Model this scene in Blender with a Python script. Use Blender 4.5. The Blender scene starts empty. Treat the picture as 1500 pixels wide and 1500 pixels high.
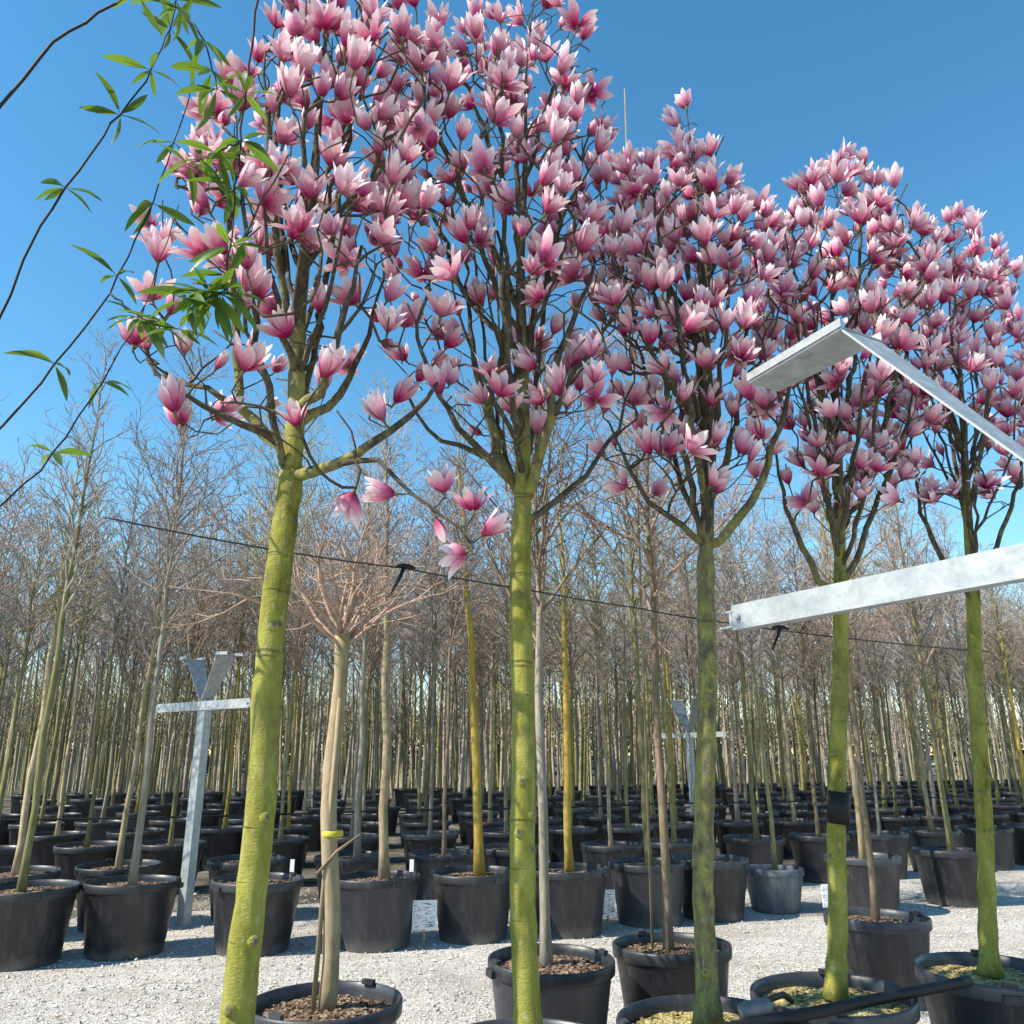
import bpy, math, random
import numpy as np
from mathutils import Vector, Matrix
R = math.radians
rnd = random.Random(7)
scene = bpy.context.scene
C = scene.collection

# ------------------------------------------------------------------ camera
F = 1213.0                      # focal length in photograph pixels (1500 px square)
PITCH = R(16.3)
EYE = 1.5
cam_d = bpy.data.cameras.new('camera'); cam = bpy.data.objects.new('camera', cam_d); C.objects.link(cam)
cam.location = (0, 0, EYE); cam.rotation_euler = (R(90) + PITCH, 0, 0)
cam_d.sensor_width = 36; cam_d.lens = 36 * F / 1500; cam_d.clip_end = 2000; cam_d.clip_start = 0.05
scene.camera = cam

# ------------------------------------------------------------------ sky, sun, exposure
SUN_EL, SUN_AZ = R(43), R(247)          # azimuth clockwise from +Y: behind the camera, to the left
w = bpy.data.worlds.new('World'); scene.world = w; w.use_nodes = True
nt = w.node_tree
sky = nt.nodes.new('ShaderNodeTexSky'); sky.sky_type = 'NISHITA'; sky.sun_disc = False
sky.sun_elevation = SUN_EL; sky.sun_rotation = SUN_AZ
sky.air_density = 1.0; sky.dust_density = 0.1; sky.ozone_density = 1.0; sky.altitude = 50
hsw = nt.nodes.new('ShaderNodeHueSaturation'); hsw.inputs['Saturation'].default_value = 1.3; hsw.inputs['Hue'].default_value = .487
nt.links.new(sky.outputs[0], hsw.inputs['Color']); nt.links.new(hsw.outputs[0], nt.nodes['Background'].inputs[0])
nt.nodes['Background'].inputs[1].default_value = 0.15
sd = bpy.data.lights.new('sun', 'SUN'); sun = bpy.data.objects.new('sun', sd); C.objects.link(sun)
sd.energy = 5.0; sd.angle = R(0.53); sd.color = (1.0, 0.92, 0.80)
to_sun = Vector((math.sin(SUN_AZ) * math.cos(SUN_EL), math.cos(SUN_AZ) * math.cos(SUN_EL), math.sin(SUN_EL)))
sun.rotation_euler = to_sun.to_track_quat('Z', 'Y').to_euler(); sun.location = to_sun * 20
scene.view_settings.view_transform = 'Standard'; scene.view_settings.look = 'None'
scene.view_settings.exposure = 0.65; scene.view_settings.gamma = 1
scene.render.engine = 'CYCLES'
scene.cycles.max_bounces = 4; scene.cycles.diffuse_bounces = 2; scene.cycles.glossy_bounces = 2; scene.cycles.transmission_bounces = 3

# ------------------------------------------------------------------ pixel helpers (give real places in metres)
cp, sp = math.cos(PITCH), math.sin(PITCH)
def ray(px, py):
    X, Y = (px - 750) / F, (750 - py) / F
    return Vector((X, cp - Y * sp, sp + Y * cp))
def at(px, py, d):              # point on the pixel's ray at forward distance d (metres)
    v = ray(px, py); s = d / v.y
    return Vector((v.x * s, d, EYE + v.z * s))
def plane(px, py, z=0.0):       # where the pixel's ray meets height z
    v = ray(px, py); s = (z - EYE) / v.z
    return Vector((v.x * s, v.y * s, z))

# ------------------------------------------------------------------ mesh helper
class MB:
    def __init__(s): s.v = []; s.f = []; s.m = []; s.a = []
    def add(s, vs, fs, attr=None, mi=0):
        b = len(s.v); s.v += [tuple(v) for v in vs]
        s.f += [tuple(i + b for i in f) for f in fs]; s.m += [mi] * len(fs)
        s.a += attr if attr is not None else [0.0] * len(vs)
    def tube(s, pts, rad, n=8, cap=True, attr=None, wob=0.0, rng=None):
        pts = [Vector(p) for p in pts]; k = len(pts); vs = []; at_ = []
        t0 = (pts[1] - pts[0]).normalized()
        ref = Vector((1, 0, 0)) if abs(t0.x) < 0.8 else Vector((0, 1, 0))
        nx = (ref - t0 * ref.dot(t0)).normalized()
        for i in range(k):
            t = (pts[min(i + 1, k - 1)] - pts[max(i - 1, 0)])
            if t.length < 1e-9: t = t0.copy()
            t.normalize()
            nx = nx - t * nx.dot(t)
            if nx.length < 1e-6: nx = t.orthogonal()
            nx.normalize(); ny = t.cross(nx)
            for j in range(n):
                a = 2 * math.pi * j / n
                r = rad[i] * (1 + (wob * (rng.random() - .5) * 2 if rng else 0))
                vs.append(pts[i] + nx * (math.cos(a) * r) + ny * (math.sin(a) * r))
                at_.append(attr[i] if attr else 0.0)
        fs = [(i * n + j, i * n + (j + 1) % n, (i + 1) * n + (j + 1) % n, (i + 1) * n + j) for i in range(k - 1) for j in range(n)]
        if cap:
            fs.append(tuple(range(n - 1, -1, -1))); fs.append(tuple((k - 1) * n + j for j in range(n)))
        s.add(vs, fs, at_)
    def lathe(s, prof, n=32, closed=False):
        vs = []; k = len(prof)
        for (r, z) in prof:
            for j in range(n):
                a = 2 * math.pi * j / n
                vs.append((r * math.cos(a), r * math.sin(a), z))
        fs = [(i * n + j, i * n + (j + 1) % n, (i + 1) * n + (j + 1) % n, (i + 1) * n + j) for i in range(k - 1) for j in range(n)]
        s.add(vs, fs)
    def box(s, c, sz, M=None):
        x, y, z = [q / 2 for q in sz]
        vs = [Vector((a * x, b * y, d * z)) for a in (-1, 1) for b in (-1, 1) for d in (-1, 1)]
        vs = [(M @ v if M else v) + Vector(c) for v in vs]
        s.add(vs, [(0, 1, 3, 2), (4, 6, 7, 5), (0, 4, 5, 1), (2, 3, 7, 6), (0, 2, 6, 4), (1, 5, 7, 3)])
    def mesh(s, name, mat, smooth=True, attr=False):
        me = bpy.data.meshes.new(name); me.from_pydata(s.v, [], s.f)
        for m in (mat if isinstance(mat, (list, tuple)) else [mat]): me.materials.append(m)
        if smooth: me.polygons.foreach_set('use_smooth', [True] * len(me.polygons))
        if attr:
            a = me.attributes.new('t', 'FLOAT', 'POINT'); a.data.foreach_set('value', s.a)
        me.update(); return me
    def build(s, name, mat, parent=None, smooth=True, attr=False):
        return obj(name, s.mesh(name, mat, smooth, attr), parent)
def obj(name, me, parent=None, loc=None, rot=None, scale=None):
    o = bpy.data.objects.new(name, me); C.objects.link(o)
    if parent: o.parent = parent
    if loc is not None: o.location = loc
    if rot is not None: o.rotation_euler = rot
    if scale is not None: o.scale = (scale,) * 3 if isinstance(scale, (int, float)) else scale
    return o
def thing(name, label, cat, loc=(0, 0, 0), rz=0, group=None):
    o = obj(name, None, None, loc, (0, 0, rz)); o.empty_display_size = .1
    return tag(o, label, cat, group)
def tag(o, label=None, cat=None, group=None, kind=None):
    if label: o['label'] = label
    if cat: o['category'] = cat
    if group: o['group'] = group
    if kind: o['kind'] = kind
    return o

# ------------------------------------------------------------------ materials
def lin(c):
    return tuple(((x / 255 + .055) / 1.055) ** 2.4 if x > 10 else x / 255 / 12.92 for x in c) + (1,)
class Mat:
    def __init__(s, name, rough=.8, spec=.3):
        s.m = bpy.data.materials.new(name); s.m.use_nodes = True; s.t = s.m.node_tree
        s.b = s.t.nodes['Principled BSDF']; s.b.inputs['Roughness'].default_value = rough
        s.b.inputs['Specular IOR Level'].default_value = spec; s.out = s.t.nodes['Material Output']
    def n(s, typ, **kw):
        o = s.t.nodes.new(typ)
        for k, v in kw.items(): setattr(o, k, v)
        return o
    def l(s, a, b): s.t.links.new(a, b)
    def coord(s, scale=(1, 1, 1), gen='Object'):
        tc = s.n('ShaderNodeTexCoord'); mp = s.n('ShaderNodeMapping'); mp.inputs['Scale'].default_value = scale
        s.l(tc.outputs[gen], mp.inputs[0]); return mp.outputs[0]
    def noise(s, vec, scale, detail=4, rough=.6):
        o = s.n('ShaderNodeTexNoise'); o.inputs['Scale'].default_value = scale
        o.inputs['Detail'].default_value = detail; o.inputs['Roughness'].default_value = rough
        s.l(vec, o.inputs['Vector']); return o.outputs['Fac']
    def ramp(s, fac, stops, interp='LINEAR'):
        o = s.n('ShaderNodeValToRGB'); cr = o.color_ramp; cr.interpolation = interp
        while len(cr.elements) < len(stops): cr.elements.new(.5)
        for e, (p, c) in zip(cr.elements, stops):
            e.position = p; e.color = c if len(c) == 4 else tuple(c) + (1,)
        s.l(fac, o.inputs[0]); return o.outputs[0]
    def mix(s, fac, a, b, mode='MIX'):
        o = s.n('ShaderNodeMix', data_type='RGBA', blend_type=mode)
        for v, i in ((fac, 0), (a, 6), (b, 7)):
            if hasattr(v, 'is_linked'): s.l(v, o.inputs[i])
            else: o.inputs[i].default_value = v
        return o.outputs[2]
    def math(s, op, a, b=0.0):
        o = s.n('ShaderNodeMath', operation=op)
        for v, i in ((a, 0), (b, 1)):
            if hasattr(v, 'is_linked'): s.l(v, o.inputs[i])
            else: o.inputs[i].default_value = v
        return o.outputs[0]
    def bump(s, h, strength=.5, dist=.01):
        o = s.n('ShaderNodeBump'); o.inputs['Strength'].default_value = strength; o.inputs['Distance'].default_value = dist
        s.l(h, o.inputs['Height']); s.l(o.outputs[0], s.b.inputs['Normal'])
    def attr(s, name='t'):
        o = s.n('ShaderNodeAttribute'); o.attribute_name = name; return o.outputs['Fac']
    def rand(s): return s.n('ShaderNodeObjectInfo').outputs['Random']
    def col(s, c):
        if hasattr(c, 'is_linked'): s.l(c, s.b.inputs['Base Color'])
        else: s.b.inputs['Base Color'].default_value = c
M = {}
def gravel_mat(name):
    m = Mat(name, .95, .15); v = m.coord()
    vo = m.n('ShaderNodeTexVoronoi'); vo.inputs['Scale'].default_value = 75; m.l(v, vo.inputs['Vector'])
    big = m.noise(v, .9, 5); mid = m.noise(v, 9, 6, .7)
    c = m.ramp(vo.outputs['Color'], [(.15, (.31, .29, .26)), (.5, (.55, .525, .48)), (.85, (.71, .685, .64))])
    c2 = m.ramp(big, [(.35, (.78, .75, .70)), (.65, (1, 1, 1))])
    c = m.mix(1.0, c, c2, 'MULTIPLY')
    dirt = m.ramp(mid, [(.56, (0, 0, 0)), (.72, (1, 1, 1))])
    c = m.mix(m.math('MULTIPLY', dirt, .5), c, (.22, .18, .13, 1))
    pat = m.ramp(m.noise(m.coord((.55, 1.6, 1)), 2.1, 6, .7), [(.47, (0, 0, 0)), (.66, (1, 1, 1))])
    c = m.mix(m.math('MULTIPLY', pat, .42), c, (.25, .225, .19, 1))
    m.col(c); m.bump(m.math('ADD', vo.outputs['Distance'], m.math('MULTIPLY', mid, .8)), .55, .012)
    return m.m
M['ground'] = gravel_mat('gravel_ground')
m = Mat('gravel_stone', .9, .2)
v = m.coord((1, 1, 1)); c = m.ramp(m.noise(v, 22, 2), [(.3, (.28, .26, .235)), (.5, (.52, .50, .465)), (.7, (.68, .66, .63))])
m.col(c); M['stone'] = m.m
# magnolia bark: yellow-green algae over grey-brown, algae thins out on twigs (attribute t: 1 trunk .. 0 twig)
m = Mat('magnolia_bark', .85, .2); v = m.coord((1, 1, .45)); v2 = m.coord((1, 1, 2.4))
n1 = m.noise(v, 26, 6, .65); n2 = m.noise(v, 7, 3); n3 = m.noise(v2, 60, 3, .7)
alg = m.ramp(m.math('ADD', m.math('MULTIPLY', n2, .6), m.math('MULTIPLY', n1, .4)), [(.32, (.085, .082, .017)), (.46, (.225, .217, .038)), (.60, (.335, .32, .075)), (.75, (.40, .375, .15))])
bark = m.ramp(n1, [(.3, (.035, .028, .02)), (.7, (.13, .105, .07))])
fac = m.math('ADD', m.math('MULTIPLY', m.attr(), 1.05), m.math('MULTIPLY', m.math('SUBTRACT', n1, .55), 1.5))
fac = m.ramp(fac, [(.28, (0, 0, 0)), (.72, (1, 1, 1))])
lightb = m.ramp(n1, [(.3, (.10, .082, .052)), (.52, (.22, .185, .12)), (.72, (.36, .31, .22))])
bark = m.mix(m.ramp(m.attr(), [(.3, (0, 0, 0)), (.6, (1, 1, 1))]), bark, lightb)
c = m.mix(fac, bark, alg)
spk = m.ramp(n3, [(.60, (0, 0, 0)), (.70, (1, 1, 1))])
c = m.mix(m.math('MULTIPLY', spk, .5), c, (.13, .11, .05, 1))
spk2 = m.ramp(m.noise(v, 55, 2), [(.63, (0, 0, 0)), (.69, (1, 1, 1))])
c = m.mix(m.math('MULTIPLY', spk2, .35), c, (.46, .45, .36, 1))
ring = m.noise(m.coord((.9, .9, 9)), 1.6, 3, .6)
rf_ = m.ramp(ring, [(.60, (0, 0, 0)), (.66, (1, 1, 1)), (.70, (0, 0, 0))])
c = m.mix(m.math('MULTIPLY', rf_, .55), c, (.055, .05, .022, 1))
pt = m.ramp(m.noise(v, 3.2, 4, .7), [(.52, (0, 0, 0)), (.62, (1, 1, 1))])
c = m.mix(m.math('MULTIPLY', pt, .55), c, (.10, .088, .04, 1))
m.col(c); m.bump(m.math('ADD', m.math('ADD', n1, m.math('MULTIPLY', n3, .7)), m.math('MULTIPLY', rf_, -.8)), .7, .010); M['magbark'] = m.m
# bare-tree bark families
def bark(name, a, b, vz=.3):
    m = Mat(name, .9, .15); v = m.coord((1, 1, vz)); n1 = m.noise(v, 30, 5, .65); n2 = m.noise(v, 5, 2)
    c = m.ramp(n1, [(.3, a), (.7, b)])
    hs = m.n('ShaderNodeHueSaturation'); m.l(c, hs.inputs['Color'])
    m.l(m.math('ADD', m.math('MULTIPLY', m.rand(), .5), .75), hs.inputs['Value'])
    c = m.mix(m.math('MULTIPLY', m.ramp(n2, [(.45, (0, 0, 0)), (.65, (1, 1, 1))]), .5), hs.outputs[0], (.16, .17, .06, 1))
    m.col(c); m.bump(n1, .5, .006); return m.m
M['bark_beige'] = bark('bark_beige', (.22, .165, .10), (.47, .38, .24))
M['bark_pale'] = bark('bark_pale', (.33, .25, .15), (.60, .48, .31))
M['bark_olive'] = bark('bark_olive', (.13, .12, .05), (.31, .28, .14))
M['bark_yellow'] = bark('bark_yellow', (.24, .165, .03), (.47, .335, .08))
M['bark_grey'] = bark('bark_grey', (.17, .145, .115), (.36, .32, .26))
M['bark_brown'] = bark('bark_brown', (.12, .085, .06), (.27, .20, .14))
def twig(name, a, b):
    m = Mat(name, .85, .2); n1 = m.noise(m.coord(), 14, 3)
    c = m.ramp(n1, [(.3, a), (.7, b)]); hs = m.n('ShaderNodeHueSaturation'); m.l(c, hs.inputs['Color'])
    m.l(m.math('ADD', m.math('MULTIPLY', m.rand(), .5), .75), hs.inputs['Value'])
    m.col(hs.outputs[0]); return m.m
M['twig_a'] = twig('twig_brown', (.19, .14, .10), (.44, .34, .25))
M['twig_b'] = twig('twig_olive', (.18, .16, .09), (.43, .38, .24))
M['twig_c'] = twig('twig_reddish', (.22, .15, .11), (.46, .33, .25))
M['twig_d'] = twig('twig_grey', (.20, .17, .15), (.45, .39, .34))
# magnolia petal
m = Mat('magnolia_petal', .55, .25); t = m.attr(); v = m.coord((1, 1, 1))
n1 = m.noise(v, 40, 3)
tt = m.math('ADD', t, m.math('MULTIPLY', m.math('SUBTRACT', n1, .5), .35))
c = m.ramp(tt, [(0.0, (.23, .012, .06)), (.18, (.46, .055, .165)), (.40, (.71, .205, .345)), (.62, (.85, .48, .56)), (.84, (.93, .74, .77)), (1.0, (.95, .88, .87))])  # petal's own pink gradient, pushed further: shade painted into bases, sunlight into tips
hs = m.n('ShaderNodeHueSaturation'); m.l(c, hs.inputs['Color'])
m.l(m.math('ADD', m.math('MULTIPLY', m.rand(), .28), .80), hs.inputs['Value'])
m.l(m.math('ADD', m.math('MULTIPLY', m.rand(), -.35), 1.14), hs.inputs['Saturation'])
m.col(hs.outputs[0])
tr = m.n('ShaderNodeBsdfTranslucent'); m.l(hs.outputs[0], tr.inputs[0])
mx = m.n('ShaderNodeMixShader'); mx.inputs[0].default_value = .24
m.l(m.b.outputs[0], mx.inputs[1]); m.l(tr.outputs[0], mx.inputs[2]); m.l(mx.outputs[0], m.out.inputs[0]); M['petal'] = m.m
m = Mat('bud_scale', .8); m.col((.13, .12, .05, 1)); M['calyx'] = m.m
# leaf
m = Mat('green_leaf', .45, .4); t = m.attr(); c = m.ramp(m.rand(), [(0, (.035, .085, .015)), (.6, (.075, .16, .02)), (1, (.16, .27, .035))])
m.col(c); tr = m.n('ShaderNodeBsdfTranslucent'); m.l(m.mix(.5, c, (.25, .4, .03, 1)), tr.inputs[0])
mx = m.n('ShaderNodeMixShader'); mx.inputs[0].default_value = .4
m.l(m.b.outputs[0], mx.inputs[1]); m.l(tr.outputs[0], mx.inputs[2]); m.l(mx.outputs[0], m.out.inputs[0]); M['leaf'] = m.m
m = Mat('dark_stem', .7); m.col((.025, .02, .016, 1)); M['darkstem'] = m.m
# pot plastic
m = Mat('pot_plastic', .42, .5); v = m.coord(); n1 = m.noise(v, 6, 5, .65); n2 = m.noise(m.coord((1, 1, .25)), 16, 5, .7); r = m.rand()
base = m.ramp(r, [(0, (.014, .015, .018)), (.7, (.026, .028, .033)), (1, (.045, .05, .06))])
c = m.mix(m.math('MULTIPLY', m.ramp(n2, [(.5, (0, 0, 0)), (.75, (1, 1, 1))]), .5), base, (.10, .10, .10, 1))
sep = m.n('ShaderNodeSeparateXYZ'); m.l(v, sep.inputs[0])
low = m.math('ADD', m.math('MULTIPLY', sep.outputs[2], -6.0), m.math('MULTIPLY', n1, 1.3))
c = m.mix(m.math('MULTIPLY', m.ramp(low, [(.1, (0, 0, 0)), (.75, (1, 1, 1))]), .4), c, (.30, .28, .25, 1))   # limestone dust splashed on the foot
m.col(c); m.l(m.ramp(n1, [(.3, (.33, .33, .33)), (.7, (.6, .6, .6))]), m.b.inputs['Roughness']); m.bump(n1, .12, .01); M['pot'] = m.m
m = Mat('worn_grey_pot', .5, .4); n1 = m.noise(m.coord((1, 1, .4)), 9, 5, .7)
m.col(m.ramp(n1, [(.3, (.07, .08, .095)), (.55, (.14, .165, .18)), (.75, (.28, .30, .31))])); M['wornpot'] = m.m
def chips(name, cols):
    m = Mat(name, .95, .1); v = m.coord(); vo = m.n('ShaderNodeTexVoronoi'); vo.inputs['Scale'].default_value = 60; m.l(v, vo.inputs['Vector'])
    m.col(m.ramp(vo.outputs['Color'], [(.15 + .7 * i / (len(cols) - 1), c) for i, c in enumerate(cols)])); m.bump(vo.outputs['Distance'], .8, .015); return m.m
M['soil'] = chips('soil_brown', [(.07, .045, .03), (.17, .11, .07), (.33, .25, .17)])
M['mulch'] = chips('mulch_straw', [(.20, .15, .05), (.36, .29, .12), (.5, .43, .22)])
m = Mat('galvanised_steel', .48, .5); v = m.coord(); n1 = m.noise(v, 18, 3); vo = m.n('ShaderNodeTexVoronoi'); vo.inputs['Scale'].default_value = 90; m.l(v, vo.inputs['Vector'])
c = m.mix(.16, m.ramp(n1, [(.3, (.25, .305, .33)), (.7, (.42, .475, .49))]), vo.outputs['Color'], 'SOFT_LIGHT')
bw = m.n('ShaderNodeHueSaturation'); bw.inputs['Saturation'].default_value = .55; m.l(c, bw.inputs['Color'])
m.col(bw.outputs[0]); m.b.inputs['Metallic'].default_value = .35; m.bump(n1, .1, .004); M['steel'] = m.m
m = Mat('black_rubber', .6); m.col((.012, .012, .013, 1)); M['rubber'] = m.m
m = Mat('wire', .5); m.col((.03, .03, .03, 1)); M['wire'] = m.m
m = Mat('bamboo', .6); n1 = m.noise(m.coord((1, 1, .2)), 20, 3); m.col(m.ramp(n1, [(.3, (.20, .15, .08)), (.7, (.38, .31, .19))])); M['cane'] = m.m
m = Mat('yellow_tape', .5); m.col((.55, .46, .05, 1)); M['tape'] = m.m
m = Mat('printed_label', .6)
v = m.coord((5, 1, 34)); n1 = m.noise(v, 2.6, 3, .75)
m.col(m.ramp(n1, [(.42, (.06, .06, .06)), (.47, (.78, .78, .78))])); M['print'] = m.m
m = Mat('label_white', .6); m.col((.78, .78, .77, 1)); M['white'] = m.m

# ------------------------------------------------------------------ ground
g = MB(); S = 900
g.add([(-S, -60, 0), (S, -60, 0), (S, S, 0), (-S, S, 0)], [(0, 1, 2, 3)])
tag(g.build('ground', M['ground'], smooth=False), kind='structure')
# darker ground sheet under the nursery block behind the lane
U = Vector((1, .40, 0)).normalized(); Nn = Vector((-U.y, U.x, 0))
m = Mat('dark_ground', .9, .2); v = m.coord(); n1 = m.noise(v, 1.3, 6, .7); n2 = m.noise(v, 30, 4, .7)
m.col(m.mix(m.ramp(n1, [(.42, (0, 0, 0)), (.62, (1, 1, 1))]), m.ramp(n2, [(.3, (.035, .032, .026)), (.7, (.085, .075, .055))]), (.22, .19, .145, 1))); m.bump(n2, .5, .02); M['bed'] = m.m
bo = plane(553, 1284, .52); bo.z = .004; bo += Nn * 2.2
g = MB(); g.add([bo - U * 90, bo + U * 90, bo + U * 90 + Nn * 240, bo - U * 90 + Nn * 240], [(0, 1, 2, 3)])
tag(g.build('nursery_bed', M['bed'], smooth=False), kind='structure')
# loose gravel
g = MB(); rg = random.Random(3)
OCT = [(1, 0, 0), (0, 1, 0), (-1, 0, 0), (0, -1, 0), (0, 0, 1), (0, 0, -.6)]
OF = [(0, 1, 4), (1, 2, 4), (2, 3, 4), (3, 0, 4), (1, 0, 5), (2, 1, 5), (3, 2, 5), (0, 3, 5)]
for i in range(26000):
    y = 3.2 + 7.2 * rg.random() ** 1.3; x = (rg.random() * 2 - 1) * (y * .66 + .5)
    s = rg.uniform(.004, .012) * (1 if rg.random() < .93 else 1.7); a = rg.random() * 6.28; ca, sa = math.cos(a), math.sin(a)
    q = [rg.uniform(.6, 1.4) for _ in range(6)]
    g.add([(x + s * k * (ca * p[0] * 1.2 - sa * p[1] * .85), y + s * k * (sa * p[0] * 1.2 + ca * p[1] * .85), s * .35 + s * k * p[2] * .7) for p, k in zip(OCT, q)], OF)
tag(g.build('gravel', M['stone'], smooth=False), 'loose pale limestone gravel strewn over the lane', 'gravel', kind='stuff')

lt_ = MB()
for i in range(420):
    y = 4.2 + 5.5 * rg.random(); x = (rg.random() * 2 - 1) * (y * .66); L = rg.uniform(.010, .028); a = rg.random() * 6.28
    d1 = Vector((math.cos(a), math.sin(a), rg.uniform(-.25, .25))) * L; d2 = Vector((-math.sin(a), math.cos(a), rg.uniform(-.3, .3))) * L * .38; c0 = Vector((x, y, .016))
    lt_.add([c0 - d1, c0 + d2, c0 + d1, c0 - d2 + Vector((0, 0, .004))], [(0, 3, 2, 1)])
m = Mat('dry_leaf', .9); m.col(m.ramp(m.noise(m.coord(), 5, 1), [(.35, (.10, .055, .03)), (.6, (.26, .17, .09))])); M['litter'] = m.m
tag(lt_.build('leaf_litter', M['litter'], smooth=False), 'scattered dry brown leaf litter on the gravel lane', 'leaf litter', kind='stuff')

# ------------------------------------------------------------------ flower pots
def pot_meshes(rt, h, mat, soil, tagname):
    rb = rt * .80; lip = .022; th = .006
    p = MB()
    p.lathe([(0.001, .012), (rb - .02, .004), (rb - .004, 0), (rb, .008), (rb + (rt - rb) * .86, h - .07), (rt - .006, h - .066)], 40)
    r = MB(); r.lathe([(rt - .007, h - .066), (rt + .006, h - .064), (rt + lip * .45, h - .058), (rt + lip * .5, h - .012), (rt + lip * .35, h - .002), (rt + .001, h), (rt - th, h - .004), (rt - th - .004, h - .035), (rt - .022, h - .14)], 40)
    s = MB(); n, k = 28, 7; vs = [(0, 0, h - .035)]; rs = random.Random(tagname)
    for i in range(1, k + 1):
        for j in range(n):
            a = 6.2832 * j / n; rr = (rt - .012) * i / k
            vs.append((rr * math.cos(a), rr * math.sin(a), h - .035 - .025 * (i / k) ** 2 + rs.uniform(-.007, .007)))
    fs = [(0, 1 + j, 1 + (j + 1) % n) for j in range(n)]
    for i in range(k - 1):
        b0 = 1 + i * n; b1 = b0 + n
        fs += [(b0 + j, b1 + j, b1 + (j + 1) % n, b0 + (j + 1) % n) for j in range(n)]
    s.add(vs, fs)
    # loose chips on the soil
    for i in range(150):
        a = rs.random() * 6.28; q = (rt - .03) * math.sqrt(rs.random()); L = rs.uniform(.006, .016)
        s.box((q * math.cos(a), q * math.sin(a), h - .036 - .025 * (q / rt) ** 2 + .004), (L * 2, L, .006), Matrix.Rotation(rs.random() * 3, 3, 'Z') @ Matrix.Rotation(rs.uniform(-.5, .5), 3, 'X'))
    hd = MB()
    hd.box((rt + .012, 0, h - .045), (.034, .075, .034)); hd.box((rt - .012, 0, h + .004), (.024, .06, .020))
    return dict(h=h, rt=rt, body=p.mesh('pot_body', mat), rim=r.mesh('pot_rim', mat), soil=s.mesh('soil', soil, False), handle=hd.mesh('pot_handle', mat, False))
POTS = {
    'a': pot_meshes(.315, .50, M['pot'], M['soil'], 1), 'b': pot_meshes(.355, .53, M['pot'], M['soil'], 2),
    'm': pot_meshes(.33, .52, M['pot'], M['mulch'], 3), 'w': pot_meshes(.29, .40, M['wornpot'], M['soil'], 4)}
def add_pot(root, kind, rz, detail=True, sc=1.0):
    P = POTS[kind]
    b = obj('plant_pot', P['body'], root, (0, 0, 0), (rnd.uniform(-.02, .02), rnd.uniform(-.02, .02), rz), sc)
    obj('rim', P['rim'], b); obj('soil', P['soil'], b)
    if detail:
        for s in (0, math.pi): obj('handle', P['handle'], b, rot=(0, 0, s))
    return b

# ------------------------------------------------------------------ flowers
def petal(mb, az, L, W, open_, curl, rng, base_r=.006):
    nu, nv = 6, 3; vs = []; at_ = []
    prof = [.28, .62, .92, 1.0, .78, .16]
    r, z, ang = base_r, 0.0, R(90) - open_[0]
    pts = []; step = L / (nu - 1); tw = rng.uniform(-.25, .25)
    for i in range(nu):
        pts.append((r, z)); u = i / (nu - 1)
        a = open_[0] * (1 - u) + open_[1] * u + curl * max(0, u - .6) * 2.2
        r += math.sin(a) * step; z += math.cos(a) * step
    for i, (r, z) in enumerate(pts):
        u = i / (nu - 1)
        for j in range(nv):
            sj = j - 1; hw = W * .5 * prof[i]
            y = sj * hw; cup = -abs(sj) * hw * .42 * (1 - .3 * u)
            yy = y * math.cos(tw * u) ; rr = r + cup + y * math.sin(tw * u)
            vs.append((rr * math.cos(az) - yy * math.sin(az), rr * math.sin(az) + yy * math.cos(az), z)); at_.append(u)
    fs = [(i * nv + j, i * nv + j + 1, (i + 1) * nv + j + 1, (i + 1) * nv + j) for i in range(nu - 1) for j in range(nv - 1)]
    mb.add(vs, fs, at_)
def flower_mesh(kind, seed):
    rng = random.Random(seed); mb = MB()
    L = .125
    spec = {'bud': (6, (.35, -.28), (.30, -.24), .0), 'goblet': (9, (.62, -.05), (.42, -.12), .25),
            'open': (9, (.85, .45), (.5, .05), .75), 'loose': (9, (1.0, .85), (.55, .12), 1.0)}[kind]
    n, o1, o2, curl = spec
    outer = n * 2 // 3 if n > 6 else 3
    for i in range(n):
        out = i < outer
        k = outer if out else n - outer
        az = 6.2832 * (i if out else i - outer + .5) / k + rng.uniform(-.25, .25)
        o = o1 if out else o2
        o = (o[0] + rng.uniform(-.12, .12), o[1] + rng.uniform(-.16, .16))
        petal(mb, az, L * rng.uniform(.82, 1.1) * (1 if kind != 'bud' else .8), L * rng.uniform(.29, .40), o, curl * rng.uniform(.3, 1.3) * (1 if out else .4), rng, .007 if out else .004)
    nf = len(mb.f)
    mb.tube([(0, 0, -.03), (0, 0, -.012), (0, 0, .004), (0, 0, .012)], [.0035, .005, .0085, .004], 6)
    mb.m = [0] * nf + [1] * (len(mb.f) - nf)
    me = mb.mesh('flower', [M['petal'], M['calyx']], True, True)
    me.polygons.foreach_set('material_index', mb.m)
    return me
FLOWERS = [flower_mesh(k, i * 11 + 5) for i, k in enumerate(['bud', 'bud', 'goblet', 'goblet', 'goblet', 'goblet', 'open', 'open', 'open', 'loose', 'loose'])]

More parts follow.
